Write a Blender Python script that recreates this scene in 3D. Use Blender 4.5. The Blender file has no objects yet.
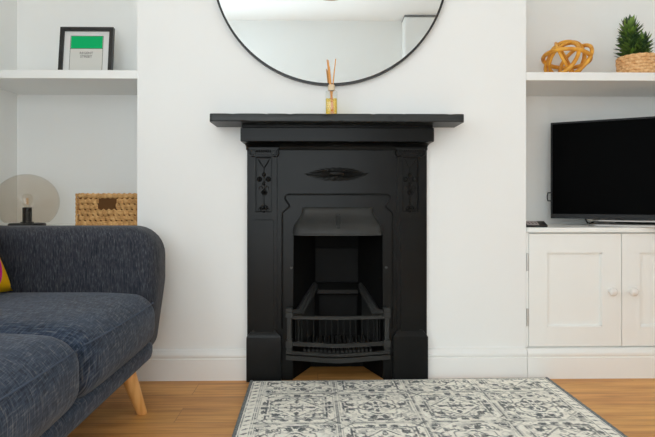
import bpy, bmesh, math, random
import numpy as np
from mathutils import Vector, Matrix, noise
random.seed(7)
PI = math.pi
C = bpy.context.scene.collection
sc = bpy.context.scene

# ------------------------------------------------------------------ camera model
F, EYE, HY, YAW = 555.0, 0.712, 201.0, math.radians(1.0)

def P(px, py, Y):
    """world point seen at a photo pixel on the plane at depth Y"""
    a, b = (px - 327.5) / F, (HY - py) / F
    dx = math.sin(YAW) + a * math.cos(YAW)
    dy = math.cos(YAW) - a * math.sin(YAW)
    t = Y / dy
    return Vector((t * dx, Y, EYE + t * b))

def FX(px, Y): return P(px, HY, Y).x
def FZ(py, Y, px=337): return P(px, py, Y).z

# ------------------------------------------------------------------ materials
def lin(r, g, b):
    f = lambda c: (c / 255 / 12.92) if c / 255 <= 0.04045 else ((c / 255 + 0.055) / 1.055) ** 2.4
    return (f(r), f(g), f(b), 1)

class MT:
    def __init__(s, name, col=(.8, .8, .8, 1), rough=.5, metal=0.0, spec=0.5):
        s.m = bpy.data.materials.new(name); s.m.use_nodes = True
        s.nt = s.m.node_tree
        s.b = s.nt.nodes['Principled BSDF']
        s.b.inputs['Base Color'].default_value = col
        s.b.inputs['Roughness'].default_value = rough
        s.b.inputs['Metallic'].default_value = metal
        s.b.inputs['Specular IOR Level'].default_value = spec
    def n(s, t, **k):
        x = s.nt.nodes.new(t)
        for a, v in k.items(): setattr(x, a, v)
        return x
    def l(s, a, b): s.nt.links.new(a, b)
    def coord(s, scale=(1, 1, 1), kind='Object', rot=(0, 0, 0)):
        tc = s.n('ShaderNodeTexCoord'); mp = s.n('ShaderNodeMapping')
        mp.inputs['Scale'].default_value = scale; mp.inputs['Rotation'].default_value = rot
        s.l(tc.outputs[kind], mp.inputs['Vector']); return mp.outputs['Vector']
    def noise(s, vec, scale=5, detail=3, rough=.5):
        t = s.n('ShaderNodeTexNoise'); t.inputs['Scale'].default_value = scale
        t.inputs['Detail'].default_value = detail; t.inputs['Roughness'].default_value = rough
        s.l(vec, t.inputs['Vector']); return t.outputs['Fac']
    def ramp(s, fac, stops):
        r = s.n('ShaderNodeValToRGB'); e = r.color_ramp.elements
        while len(e) < len(stops): e.new(.5)
        for i, (p, c) in enumerate(stops): e[i].position = p; e[i].color = c
        s.l(fac, r.inputs['Fac']); return r.outputs['Color']
    def bump(s, h, strength=.3, dist=.002):
        b = s.n('ShaderNodeBump'); b.inputs['Strength'].default_value = strength
        b.inputs['Distance'].default_value = dist
        s.l(h, b.inputs['Height']); s.l(b.outputs['Normal'], s.b.inputs['Normal'])
    def mix(s, fac, a, b, mode='MIX'):
        m = s.n('ShaderNodeMix', data_type='RGBA', blend_type=mode)
        if hasattr(fac, 'links'): s.l(fac, m.inputs[0])
        else: m.inputs[0].default_value = fac
        for k, v in ((6, a), (7, b)):
            if hasattr(v, 'links'): s.l(v, m.inputs[k])
            else: m.inputs[k].default_value = v
        return m.outputs[2]
    def base(s, c): s.l(c, s.b.inputs['Base Color'])

M = {}
def plaster(name, col):
    t = MT(name, col, .65, spec=.25); v = t.coord()
    t.bump(t.noise(v, 35, 4), .08, .004)
    return t.m
M['wall'] = plaster('white_wall_paint', (.87, .875, .86, 1))
M['ceiling'] = plaster('white_ceiling_paint', (.90, .90, .89, 1))
def gloss(name, col, rough=.38):
    t = MT(name, col, rough, spec=.4); v = t.coord()
    t.bump(t.noise(v, 60, 2), .04, .002); return t.m
M['wood_white'] = gloss('white_satin_woodwork', (.86, .86, .84, 1))
M['cabinet_white'] = gloss('warm_white_cabinet_paint', (.885, .895, .872, 1))
M['knob_white'] = gloss('white_ceramic', (.84, .82, .79, 1), .2)
# cast iron
def iron(name, v, r):
    t = MT(name, (v, v, v * .95, 1), r, spec=.15); c = t.coord()
    n1 = t.noise(c, 9, 4); n2 = t.noise(c, 220, 2)
    t.base(t.ramp(n1, [(.3, (v * .8, v * .8, v * .76, 1)), (.7, (v * 1.2, v * 1.2, v * 1.14, 1))]))
    t.bump(n2, .12, .001); return t.m
M['iron'] = iron('black_cast_iron', .007, .28)
M['iron_sooty'] = iron('sooty_firebox_iron', .003, .8)
M['iron_back'] = iron('fireback_iron', .0062, .7)
M['iron_grate'] = iron('graphite_grate_iron', .034, .34)
# black painted timber
t = MT('black_painted_timber', (.014, .015, .015, 1), .42, spec=.4); v = t.coord((3, 40, 60))
n1 = t.noise(v, 1.6, 5, .6)
t.base(t.ramp(n1, [(.3, (.010, .011, .011, 1)), (.72, (.026, .028, .028, 1))])); t.bump(n1, .35, .002); M['timber'] = t.m
# floor
t = MT('oak_laminate', rough=.42, spec=.35); v = t.coord()
br = t.n('ShaderNodeTexBrick'); br.offset = .37; br.inputs['Scale'].default_value = 1
br.inputs['Brick Width'].default_value = 1.25; br.inputs['Row Height'].default_value = .128
br.inputs['Mortar Size'].default_value = .0011; br.inputs['Mortar Smooth'].default_value = .3
br.inputs['Color1'].default_value = (.15, .15, .15, 1); br.inputs['Color2'].default_value = (.85, .85, .85, 1)
br.inputs['Mortar'].default_value = (.0, .0, .0, 1); t.l(v, br.inputs['Vector'])
vg = t.n('ShaderNodeVectorMath', operation='MULTIPLY_ADD'); vg.inputs[1].default_value = (2.2, 42, 1)
t.l(v, vg.inputs[0]); t.l(br.outputs['Color'], vg.inputs[2])
g1 = t.noise(vg.outputs[0], 1.5, 6, .62)
vb = t.coord((1.6, 9, 1)); g2 = t.noise(vb, 1.7, 3)
c1 = t.ramp(g1, [(.25, lin(152, 96, 44)), (.48, lin(215, 150, 76)), (.75, lin(245, 188, 112))])
c2 = t.mix(.32, c1, t.ramp(g2, [(.3, lin(160, 102, 48)), (.7, lin(248, 192, 118))]), 'MIX')
c3 = t.mix(.10, c2, br.outputs['Color'], 'OVERLAY')
c4 = t.mix(br.outputs['Fac'], c3, lin(172, 114, 60))
t.base(c4); t.bump(g1, .12, .001); M['floor'] = t.m
# denim sofa
def denim(name, a, b, c):
    t = MT(name, rough=.9, spec=.15); tc = t.n('ShaderNodeTexCoord'); sp = t.n('ShaderNodeSeparateXYZ')
    t.l(tc.outputs['Object'], sp.inputs[0])
    def comb(wx, wy, wz):
        d = t.n('ShaderNodeVectorMath', operation='DOT_PRODUCT'); d.inputs[1].default_value = (wx, wy, wz)
        t.l(tc.outputs['Object'], d.inputs[0]); return d.outputs['Value']
    def streak(u, w, k):
        cb = t.n('ShaderNodeCombineXYZ'); cb.inputs[2].default_value = k
        t.l(comb(*u), cb.inputs[0]); t.l(comb(*w), cb.inputs[1])
        return t.noise(cb.outputs[0], 1, 3, .6)
    s1 = streak(*a, 1.3); s2 = streak(*b, 7.7); hi = c[3]
    v = t.coord(); s3 = t.noise(v, 5, 3); s4 = t.noise(v, 900, 1)
    k1 = t.ramp(s1, [(.34, lin(22, 26, 35)), (.47, c[0]), (.58, c[1]), (.72, hi)])
    k2 = t.ramp(s2, [(.38, lin(26, 31, 42)), (.55, c[1]), (.7, lin(124, 126, 128))])
    k = t.mix(.42, k1, k2)
    k = t.mix(t.ramp(s3, [(.3, (0, 0, 0, 1)), (.75, (.30, .30, .30, 1))]), k, c[2])
    t.base(k); t.bump(s1, .35, .0015)
    t.b.inputs['Sheen Weight'].default_value = .12
    return t.m
blue = (lin(42, 51, 66), lin(62, 73, 90), lin(50, 68, 94), lin(128, 124, 118))  # bluer seat palette: daylight falling from above is put into the colour
M['denim_arm'] = denim('denim_weave_upright', ((260, 190, 0), (0, 24, 22)), ((420, 300, 0), (0, 60, 60)), (lin(50, 53, 61), lin(62, 64, 72), lin(52, 56, 66), lin(98, 94, 90)))
M['denim_seat_daylit'] = denim('denim_weave_seat_daylit', ((20, 240, 0), (28, 6, -28)), ((230, 40, -230), (10, 36, -10)), blue)
M['piping'] = MT('navy_piping_cord', lin(74, 84, 100), .85, spec=.2).m
t = MT('beech_wood', rough=.4); v = t.coord((60, 60, 6)); n = t.noise(v, 1, 3)
t.base(t.ramp(n, [(.3, lin(214, 152, 82)), (.7, lin(238, 184, 116))])); M['beech'] = t.m
# plain ones
def mk(key, name, col, rough=.5, metal=0., spec=.5): M[key] = MT(name, col, rough, metal, spec).m
mk('black_metal', 'black_metal', (.012, .012, .013, 1), .4)
mk('black_plastic', 'black_plastic', (.010, .010, .011, 1), .3)
mk('bezel', 'black_bezel_plastic', (.009, .009, .0095, 1), .4, 0, .2)
mk('screen', 'dark_glass_screen', (.0012, .0012, .0012, 1), .3, 0, .012)
mk('silver', 'brushed_silver', (.33, .315, .30, 1), .4, .75)
mk('steel', 'steel_hinge', (.62, .62, .60, 1), .35, .7)
mk('cord_black', 'black_rubber_cord', (.01, .01, .01, 1), .5)
mk('cord_pale', 'pale_cable', (.55, .50, .42, 1), .5)
mk('frame_black', 'black_frame_lacquer', (.011, .010, .010, 1), .35)
mk('mount', 'white_mount_card', (.74, .74, .73, 1), .8, 0, .2)
mk('card', 'ivory_card', (.66, .65, .61, 1), .8, 0, .2)
mk('green', 'green_ink', lin(0, 176, 104), .7, 0, .2)
mk('ink', 'grey_ink', (.13, .12, .115, 1), .8, 0, .2)
mk('mirror', 'silvered_mirror', (.845, .90, .92, 1), .0, 1.0)
mk('reed', 'rattan_reed', lin(226, 160, 84), .6)
mk('collar', 'pale_wood_collar', lin(222, 200, 168), .55)
mk('copper', 'copper_lamp_shade', (.55, .33, .24, 1), .35, .5)
mk('remote_top', 'grey_remote_face', lin(160, 148, 146), .35)
mk('gap_shadow_grey', 'painted_gap_shadow', (.24, .24, .235, 1), .6)  # flat grey standing in for shade in the cupboard's top gap
mk('soil', 'dark_soil', (.03, .02, .012, 1), .9)
mk('screw', 'worn_iron_screw', (.06, .06, .056, 1), .4)

def glassy(name, tint, gl=.12, rough=.03):
    m = bpy.data.materials.new(name); m.use_nodes = True; nt = m.node_tree; nt.nodes.clear()
    o = nt.nodes.new('ShaderNodeOutputMaterial'); mx = nt.nodes.new('ShaderNodeMixShader')
    tr = nt.nodes.new('ShaderNodeBsdfTransparent'); tr.inputs[0].default_value = tint
    g = nt.nodes.new('ShaderNodeBsdfGlossy'); g.inputs['Roughness'].default_value = rough
    fr = nt.nodes.new('ShaderNodeLayerWeight'); fr.inputs['Blend'].default_value = .5
    pw = nt.nodes.new('ShaderNodeMath'); pw.operation = 'POWER'; pw.inputs[1].default_value = 4
    ma = nt.nodes.new('ShaderNodeMath'); ma.operation = 'MULTIPLY_ADD'; ma.inputs[1].default_value = gl * 2.2; ma.inputs[2].default_value = .035
    nt.links.new(fr.outputs['Facing'], pw.inputs[0]); nt.links.new(pw.outputs[0], ma.inputs[0])
    nt.links.new(ma.outputs[0], mx.inputs[0]); nt.links.new(tr.outputs[0], mx.inputs[1])
    nt.links.new(g.outputs[0], mx.inputs[2]); nt.links.new(mx.outputs[0], o.inputs[0]); return m
M['smoke_glass'] = glassy('smoked_amber_glass', (.915, .88, .835, 1), .22, .06)
M['clear_glass'] = glassy('clear_glass', (.95, .96, .95, 1), .15)
M['added_window_glass'] = glassy('added_window_glass', (.97, .98, .98, 1), .04)
M['bulb_glass'] = glassy('bulb_glass', (.97, .95, .92, 1), .12)
M['oil'] = glassy('yellow_diffuser_oil', (.97, .80, .22, 1), .1)
mk('filament', 'amber_filament', lin(236, 176, 92), .5)

# hyacinth basket
t = MT('water_hyacinth', rough=.7, spec=.25); v = t.coord(); a = t.noise(v, 55, 4, .65); b = t.noise(t.coord((30, 30, 420)), 1, 2)
k = t.mix(.45, t.ramp(a, [(.28, lin(128, 84, 40)), (.5, lin(196, 148, 90)), (.72, lin(230, 190, 132))]),
          t.ramp(b, [(.3, lin(150, 100, 52)), (.7, lin(232, 192, 134))])); t.base(k); t.bump(b, .4, .002); M['hyacinth'] = t.m
mk('hyacinth_dark', 'brown_hyacinth_lining', lin(98, 66, 36), .85, 0, .15)
t = MT('woven_palm', rough=.65, spec=.25); v = t.coord(); a = t.noise(v, 90, 3)
t.base(t.ramp(a, [(.3, lin(210, 154, 98)), (.7, lin(246, 204, 152))])); M['palm'] = t.m
mk('palm_dark', 'dark_palm_core', lin(112, 70, 40), .8)
t = MT('honey_rattan', rough=.42); v = t.coord(); a = t.noise(v, 26, 3)
t.base(t.ramp(a, [(.3, lin(208, 132, 28)), (.7, lin(244, 182, 70))])); M['rattan'] = t.m
t = MT('succulent_leaf', rough=.45); v = t.coord(); a = t.noise(v, 22, 2)
at = t.n('ShaderNodeAttribute'); at.attribute_name = 'tone'
t.base(t.mix(at.outputs['Fac'], t.ramp(a, [(.3, lin(28, 50, 32)), (.7, lin(58, 86, 52))]), lin(128, 164, 62))); M['leaf'] = t.m
# throw cushion: circle print in the cushion's own plane
t = MT('printed_cushion_cotton', rough=.85, spec=.15); tc = t.n('ShaderNodeTexCoord')
mp = t.n('ShaderNodeMapping'); t.l(tc.outputs['Object'], mp.inputs['Vector'])
mp.inputs['Location'].default_value = (.0, .06, 0)
mp.inputs['Scale'].default_value = (1, 1, 0)
ln = t.n('ShaderNodeVectorMath', operation='LENGTH'); t.l(mp.outputs['Vector'], ln.inputs[0])
r = t.ramp(ln.outputs['Value'], [(0, lin(226, 214, 208)), (.132, lin(214, 30, 140)), (.163, lin(232, 178, 8))])
r.node.color_ramp.interpolation = 'CONSTANT'; t.base(r)
t.bump(t.noise(t.coord(), 500, 1), .15, .001); M['cushion'] = t.m
# rug
t = MT('rug_pile', rough=.95, spec=.08); at = t.n('ShaderNodeAttribute'); at.attribute_name = 'weave'
v = t.coord(); a = t.noise(v, 420, 2)
t.base(t.mix(.25, at.outputs['Color'], t.ramp(a, [(.3, (.25, .25, .25, 1)), (.7, (.8, .8, .8, 1))]), 'OVERLAY')); t.bump(a, .5, .002); M['rug'] = t.m
t = MT('rug_binding', rough=.95, spec=.08); v = t.coord(); a = t.noise(v, 260, 2)
t.base(t.ramp(a, [(.3, lin(92, 98, 102)), (.7, lin(152, 156, 156))])); t.bump(a, .5, .002); M['binding'] = t.m

# ------------------------------------------------------------------ mesh helpers
ORG = {}
def obj(name, bm, mat, parent=None, smooth=False, loc=None, attr=None):
    """link a bmesh (built in world coordinates) as one object"""
    base = Vector(ORG[parent.name]) if parent else Vector(loc or (0, 0, 0))
    bmesh.ops.recalc_face_normals(bm, faces=bm.faces[:])
    bmesh.ops.translate(bm, verts=bm.verts[:], vec=-base)
    me = bpy.data.meshes.new(name); bm.to_mesh(me); bm.free()
    if smooth:
        for p in me.polygons: p.use_smooth = True
        if smooth != 'all':
            try: me.set_sharp_from_angle(angle=math.radians(38 if smooth is True else smooth))
            except Exception: pass
    me.materials.append(M[mat])
    o = bpy.data.objects.new(name, me); C.objects.link(o)
    if parent: o.parent = parent
    else: o.location = base
    ORG[o.name] = base
    return o
def thing(name, label, cat, loc, group=None):
    o = bpy.data.objects.new(name, None); C.objects.link(o); o.location = loc
    o.empty_display_size = .05
    ORG[o.name] = Vector(loc); tag(o, label, cat, group); return o
def tag(o, label, cat, group=None):
    o['label'] = label; o['category'] = cat
    if group: o['group'] = group
    return o
def struct(name, bm, mat, smooth=False):
    o = obj(name, bm, mat, None, smooth); o['kind'] = 'structure'; return o
def B(): return bmesh.new()
def box(bm, x0, x1, y0, y1, z0, z1):
    vs = [bm.verts.new((x, y, z)) for x in (x0, x1) for y in (y0, y1) for z in (z0, z1)]
    for f in ((0, 1, 3, 2), (4, 6, 7, 5), (0, 4, 5, 1), (2, 3, 7, 6), (0, 2, 6, 4), (1, 5, 7, 3)):
        bm.faces.new([vs[i] for i in f])
    return bm
def bev(bm, w=.003, seg=2):
    bmesh.ops.bevel(bm, geom=bm.edges[:], offset=w, segments=seg, affect='EDGES', profile=.6, clamp_overlap=True); return bm
def loft(bm, rings, close=True, cap=True):
    vr = [[bm.verts.new(p) for p in r] for r in rings]
    n = len(vr[0])
    for a, b in zip(vr[:-1], vr[1:]):
        for i in range(n if close else n - 1):
            j = (i + 1) % n
            bm.faces.new((a[i], a[j], b[j], b[i]))
    if cap and close:
        bm.faces.new(vr[0]); bm.faces.new(vr[-1])
    return bm
def prism_y(bm, poly, y0, y1):   # poly of (x, z)
    return loft(bm, [[(x, y0, z) for x, z in poly], [(x, y1, z) for x, z in poly]])
def prism_x(bm, poly, x0, x1):   # poly of (y, z)
    return loft(bm, [[(x0, y, z) for y, z in poly], [(x1, y, z) for y, z in poly]])
def prism_z(bm, poly, z0, z1):
    return loft(bm, [[(x, y, z0) for x, y in poly], [(x, y, z1) for x, y in poly]])
def lathe(bm, prof, cx, cy, cz, seg=32, axis='z', dirn=1):
    rings = []
    for r, h in prof:
        ring = []
        for i in range(seg):
            a = 2 * PI * i / seg
            if axis == 'z': ring.append((cx + r * math.cos(a), cy + r * math.sin(a), cz + h))
            else: ring.append((cx + r * math.cos(a), cy + dirn * h, cz + r * math.sin(a)))
        rings.append(ring)
    return loft(bm, rings)
def tube(bm, pts, r, seg=8, closed=False, flat=None, caps=True):
    pts = [Vector(p) for p in pts]; n = len(pts); rings = []
    rr = r if isinstance(r, (list, tuple)) else [r] * n
    prev = None
    for i, p in enumerate(pts):
        a = pts[(i - 1) % n] if (closed or i > 0) else p
        b = pts[(i + 1) % n] if (closed or i < n - 1) else p
        d = (b - a).normalized()
        if prev is None:
            up = Vector((0, 0, 1)) if abs(d.z) < .9 else Vector((0, 1, 0))
            u = d.cross(up).normalized()
        else:
            u = (prev - d * prev.dot(d)).normalized()
        prev = u; w = d.cross(u)
        rings.append([p + (u * math.cos(2 * PI * k / seg) + w * math.sin(2 * PI * k / seg)) * rr[i] for k in range(seg)])
    if closed: rings.append(rings[0])
    if closed:
        vr = [[bm.verts.new(p) for p in rg] for rg in rings[:-1]]; vr.append(vr[0])
        for a, b in zip(vr[:-1], vr[1:]):
            for i in range(seg):
                j = (i + 1) % seg; bm.faces.new((a[i], a[j], b[j], b[i]))
    else: loft(bm, rings, True, caps)
    return bm
def sweep_rect(bm, pts, hy, hz):
    """rectangular bar along a path in the XY plane"""
    rings = []
    for p in pts:
        x, y, z = p
        rings.append([(x, y - hy, z - hz), (x, y + hy, z - hz), (x, y + hy, z + hz), (x, y - hy, z + hz)])
    return loft(bm, rings)
def ball(bm, c, rx, ry, rz, u=12, v=8):
    m = Matrix.Translation(c) @ Matrix.Diagonal((rx, ry, rz, 1))
    bmesh.ops.create_uvsphere(bm, u_segments=u, v_segments=v, radius=1, matrix=m); return bm
def rbox(bm, x0, x1, y0, y1, z0, z1, r=.03, bulge=(0, 0, 0), n=14):
    """box with rounded edges and softly bulging faces"""
    c = Vector(((x0 + x1) / 2, (y0 + y1) / 2, (z0 + z1) / 2)); h = Vector(((x1 - x0) / 2, (y1 - y0) / 2, (z1 - z0) / 2))
    t = B(); bmesh.ops.create_cube(t, size=2)
    bmesh.ops.subdivide_edges(t, edges=t.edges[:], cuts=n, use_grid_fill=True)
    r = min(r, min(h) * .98)
    for v in t.verts:
        # push grid lines towards the edges so the rounding gets the vertices
        q = Vector([math.copysign(abs(k) ** .55, k) if k else 0 for k in v.co])
        p = Vector((q.x * h.x, q.y * h.y, q.z * h.z))
        i = Vector([max(-(h[k] - r), min(h[k] - r, p[k])) for k in range(3)])
        d = p - i
        if d.length > 1e-9: p = i + d.normalized() * r
        s = Vector((p.x / h.x, p.y / h.y, p.z / h.z))
        p.x += bulge[0] * s.x * (1 - s.y ** 2) * (1 - s.z ** 2)
        p.y += bulge[1] * s.y * (1 - s.x ** 2) * (1 - s.z ** 2)
        p.z += bulge[2] * s.z * (1 - s.x ** 4) * (1 - s.y ** 4)
        v.co = c + p
    me = bpy.data.meshes.new('tmp'); t.to_mesh(me); t.free(); bm.from_mesh(me); bpy.data.meshes.remove(me); return bm
def inset_poly(poly, d):
    n = len(poly); out = []
    area = sum(poly[i][0] * poly[(i + 1) % n][1] - poly[(i + 1) % n][0] * poly[i][1] for i in range(n))
    sg = 1 if area > 0 else -1
    for i in range(n):
        a, b, c = Vector(poly[i - 1]), Vector(poly[i]), Vector(poly[(i + 1) % n])
        e1, e2 = (b - a).normalized(), (c - b).normalized()
        nn = Vector((-(e1.y + e2.y), e1.x + e2.x)).normalized() * sg
        k = max(.5, nn.dot(Vector((-e1.y, e1.x)) * sg))
        out.append(tuple(b + nn * d / k))
    return out
def corner_round(pts, rad, seg=8):
    """polygon with corners replaced by arcs; rad per corner"""
    out = []; n = len(pts)
    for i in range(n):
        a, b, c = Vector(pts[i - 1]), Vector(pts[i]), Vector(pts[(i + 1) % n]); r = rad[i]
        if r <= 0: out.append(tuple(b)); continue
        u, w = (a - b).normalized(), (c - b).normalized()
        ang = u.angle(w); t = r / math.tan(ang / 2)
        p0, p1 = b + u * t, b + w * t
        cen = b + (u + w).normalized() * (r / math.sin(ang / 2))
        v0, v1 = p0 - cen, p1 - cen; tot = v0.angle(v1)
        for k in range(seg + 1):
            f = k / seg
            s0, s1 = math.sin((1 - f) * tot) / math.sin(tot), math.sin(f * tot) / math.sin(tot)
            out.append(tuple(cen + v0 * s0 + v1 * s1))
    return out

# ------------------------------------------------------------------ the room
YW = 2.222                       # chimney breast face
YB = 2.57                        # back of the alcoves
XL, XR = FX(17, YB), 1.80        # side walls
BL, BR = FX(137.3, YW), FX(526, YW)   # chimney breast sides
YR, ZC = -1.10, 2.50             # wall behind the camera, ceiling
bm = B(); box(bm, XL - .1, XR + .1, YR - .1, YB + .1, -.08, 0); struct('floor', bm, 'floor')
bm = B(); box(bm, XL - .1, XR + .1, YR - .1, YB + .1, ZC, ZC + .1); struct('ceiling', bm, 'ceiling')
bm = B(); box(bm, XL, XR, YB, YB + .1, 0, ZC); struct('wall_far', bm, 'wall')
def wall_with_light_opening(name, horizontal, fixed0, fixed1, a0, a1, wa0, wa1, wz0, wz1):
    bm = B()
    def seg(u0, u1, z0, z1):
        if horizontal: box(bm, u0, u1, fixed0, fixed1, z0, z1)
        else: box(bm, fixed0, fixed1, u0, u1, z0, z1)
    seg(a0, wa0, 0, ZC); seg(wa1, a1, 0, ZC); seg(wa0, wa1, 0, wz0); seg(wa0, wa1, wz1, ZC)
    return struct(name, bm, 'wall')
W1 = (-1.15, .45, .06, 1.86)  # openings for invented windows that let light into the room
W2 = (-.10, 1.10, .9, 2.25)
W3 = (-.95, .85, .72, 2.25)
wall_with_light_opening('wall_rear', True, YR - .1, YR, XL, XR, *W1)
wall_with_light_opening('wall_right', False, XR, XR + .1, YR - .1, YB + .1, *W2)
wall_with_light_opening('wall_left', False, XL - .1, XL, YR - .1, YB + .1, *W3)
def added_window(name, horizontal, f, u0, u1, z0, z1):
    """sash frame in the opening, a meeting rail and a mullion; panes as a child"""
    bm = B(); w = .055; d0, d1 = f - .03, f + .03
    def bar(a0, a1, b0, b1):
        if horizontal: box(bm, a0, a1, d0, d1, b0, b1)
        else: box(bm, d0, d1, a0, a1, b0, b1)
    um, zm = (u0 + u1) / 2, (z0 + z1) / 2
    bar(u0, u1, z0, z0 + w); bar(u0, u1, z1 - w, z1); bar(u0, u0 + w, z0 + w, z1 - w); bar(u1 - w, u1, z0 + w, z1 - w)
    bar(um - .025, um + .025, z0 + w, z1 - w)
    o = struct(name, bm, 'wood_white')
    g = B()
    if horizontal: box(g, u0 + w, u1 - w, f - .003, f + .003, z0 + w, z1 - w)
    else: box(g, f - .003, f + .003, u0 + w, u1 - w, z0 + w, z1 - w)
    obj('pane', g, 'added_window_glass', o)
    s = B()
    if horizontal: box(s, u0 - .04, u1 + .04, YR - .04, YR + .06, z0 - .03, z0)
    elif f > 0: box(s, XR - .06, XR + .04, u0 - .04, u1 + .04, z0 - .03, z0)
    else: box(s, XL - .04, XL + .05, u0 - .04, u1 + .04, z0 - .03, z0)
    obj('added_window_sill', s, 'wood_white', o)
added_window('added_window_1', True, YR - .06, *W1)  # unseen windows, added as light sources
added_window('added_window_2', False, XR + .06, *W2)
added_window('added_window_3', False, XL - .06, *W3)
# chimney breast with the fire opening
OX0, OX1, OZ = FX(288, YW), FX(387.5, YW), FZ(222, YW)
bm = B()
box(bm, BL, OX0, YW, YB, 0, ZC); box(bm, OX1, BR, YW, YB, 0, ZC); box(bm, OX0, OX1, YW, YB, OZ, ZC)
struct('wall_chimney_breast', bm, 'wall')
SK = [(0, 0), (-.017, 0), (-.017, .084), (-.013, .087), (-.013, .090), (-.0175, .093), (-.0185, .100), (-.0165, .107), (-.011, .112), (-.009, .118), (-.004, .121), (0, .121)]
def skirting(name, x0, x1):
    bm = B(); prism_x(bm, [(YW + a, z) for a, z in SK], x0, x1); struct(name, bm, 'wood_white', 40)
FL, FR = FX(247, 2.205), FX(427, 2.205)
skirting('baseboard_left', BL, FL - .001)
skirting('baseboard_right', FR + .001, BR - .001)

# ------------------------------------------------------------------ alcove shelves
def shelf(x0, x1, ztop, zbot, label):
    bm = B(); box(bm, x0 + .001, x1 - .001, YW + .004, YB - .001, zbot, ztop); bev(bm, .0015, 1)
    o = obj('alcove_shelf', bm, 'wood_white', loc=((x0 + x1) / 2, YW + .2, zbot)); return tag(o, label, 'shelf')
ZLt, ZLb = FZ(69.6, YW, 70), FZ(78.2, YW, 70)
ZRt, ZRb = FZ(72, YW, 590), FZ(80.3, YW, 590)
shelf(XL, BL, ZLt, ZLb, 'white alcove shelf holding the black picture frame, above the sofa')
shelf(BR, XR, ZRt, ZRb, 'white alcove shelf holding the rattan knot and potted plant, above the television')

# ------------------------------------------------------------------ alcove cabinets
ZT, ZTb = FZ(227.6, 2.205, 590), FZ(232.4, 2.205, 590)
def door(root, x0, x1, z0, z1, hinge_left, lx0, lx1, lz0, lz1):
    bm = B(); y0, y1, yr = YW - .002, YW + .016, YW + .010
    box(bm, x0, lx0, y0, y1, z0, z1); box(bm, lx1, x1, y0, y1, z0, z1)
    box(bm, lx0, lx1, y0, y1, z0, lz0); box(bm, lx0, lx1, y0, y1, lz1, z1)
    bmesh.ops.remove_doubles(bm, verts=bm.verts[:], dist=1e-5)
    box(bm, lx0, lx1, yr, y1, lz0, lz1)
    # small ogee lip round the sunken panel
    for a, b, c, d in ((lx0, lx0 + .004, lz0, lz1), (lx1 - .004, lx1, lz0, lz1)):
        box(bm, a, b, y0 + .004, yr, c, d)
    for c, d in ((lz0, lz0 + .004), (lz1 - .004, lz1)): box(bm, lx0, lx1, y0 + .004, yr, c, d)
    dr = obj('door', bm, 'cabinet_white', root)
    kx = (x1 - .0445) if hinge_left else (x0 + .0365); kz = FZ(291, YW, 610)
    bm = B(); lathe(bm, [(.0005, .036), (.008, .0355), (.0135, .032), (.0165, .026), (.0165, .021), (.0125, .016), (.008, .012), (.0075, .006), (.011, .001), (.011, 0)], kx, y0, kz, 24, 'y', -1)
    obj('knob', bm, 'knob_white', dr, True)
    hx = x0 - .006 if hinge_left else x1 + .006
    for hz0, hz1 in ((z1 - .150, z1 - .078), (z0 + .082, z0 + .152)):
        bm = B(); lathe(bm, [(.0045, 0), (.0045, hz1 - hz0)], hx, y0 + .002, hz0, 12)
        box(bm, min(hx, hx + (.004 if hinge_left else -.004)), max(hx, hx + (.004 if hinge_left else -.004)), y0 - .001, y0 + .002, hz0, hz1)
        obj('hinge', bm, 'steel', dr, True)
def cabinet(x0, x1, doors, label):
    root = thing('alcove_cabinet', label, 'cabinet', ((x0 + x1) / 2, (YW + YB) / 2, 0))
    dz0, dz1 = FZ(346, YW, 590), FZ(233.6, YW, 590)
    bm = B(); box(bm, x0 + .001, x1 - .001, YW + .018, YB - .001, .124, ZTb)
    # face frame around the doors
    ff = [x0 + .001] + [v for d in doors for v in (d[0] - .0015, d[1] + .0015)] + [x1 - .001]
    for i in range(0, len(ff), 2):
        if ff[i + 1] - ff[i] > .002: box(bm, ff[i], ff[i + 1], YW, YW + .018, .124, ZTb)
    box(bm, x0 + .001, x1 - .001, YW + .0005, YW + .018, .124, dz0 - .0015)
    obj('carcass', bm, 'cabinet_white', root)
    bm = B(); box(bm, x0 + .001, x1 - .001, YW - .016, YB - .001, ZTb, ZT); bev(bm, .002, 2); obj('cabinet_top', bm, 'cabinet_white', root)
    bm = B(); prism_x(bm, [(YW + .018 + a * 1.0 - (.018 if a < 0 else 0), z) for a, z in SK], x0 + .001, x1 - .001)
    obj('plinth', bm, 'cabinet_white', root, 40)
    for k, (a, b) in enumerate(doors):
        w = b - a; s = w / .372
        door(root, a, b, dz0, dz1, k % 2 == 0, a + .0735 * s, b - .0775 * s, FZ(326.5, YW, 590), FZ(252.6, YW, 590))
    return root
d0 = FX(528.8, YW); d1 = FX(621.0, YW)
cabinet(BR, XR, [(d0, d1), (d1 + .003, d1 + .003 + (d1 - d0))], 'white panelled two-door cabinet with round knobs under the television')
wl = (BL - XL - .03) / 2
cabinet(XL, BL, [(XL + .012, XL + .012 + wl), (XL + .015 + wl, XL + .015 + 2 * wl)], 'white two-door cabinet in the left alcove behind the sofa')

# ------------------------------------------------------------------ fireplace
fc = FX(337, 2.2)
fire = thing('cast_iron_fireplace', 'black cast iron fireplace with floral pilasters and arched hood in chimney breast', 'fireplace', (fc, 2.2, 0))
YP = 2.207
ox0, ox1 = FX(293, YP), FX(383, YP)
bm = B()
prism_y(bm, [(FL, 0), (FL, FZ(146, YP)), (FR, FZ(146, YP)), (FR, 0), (ox1, 0), (ox1, FZ(233, YP)), (ox0, FZ(233, YP)), (ox0, 0)], YP, YW - .0005)
bev(bm, .002, 1)
obj('surround_plate', bm, 'iron', fire)
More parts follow.
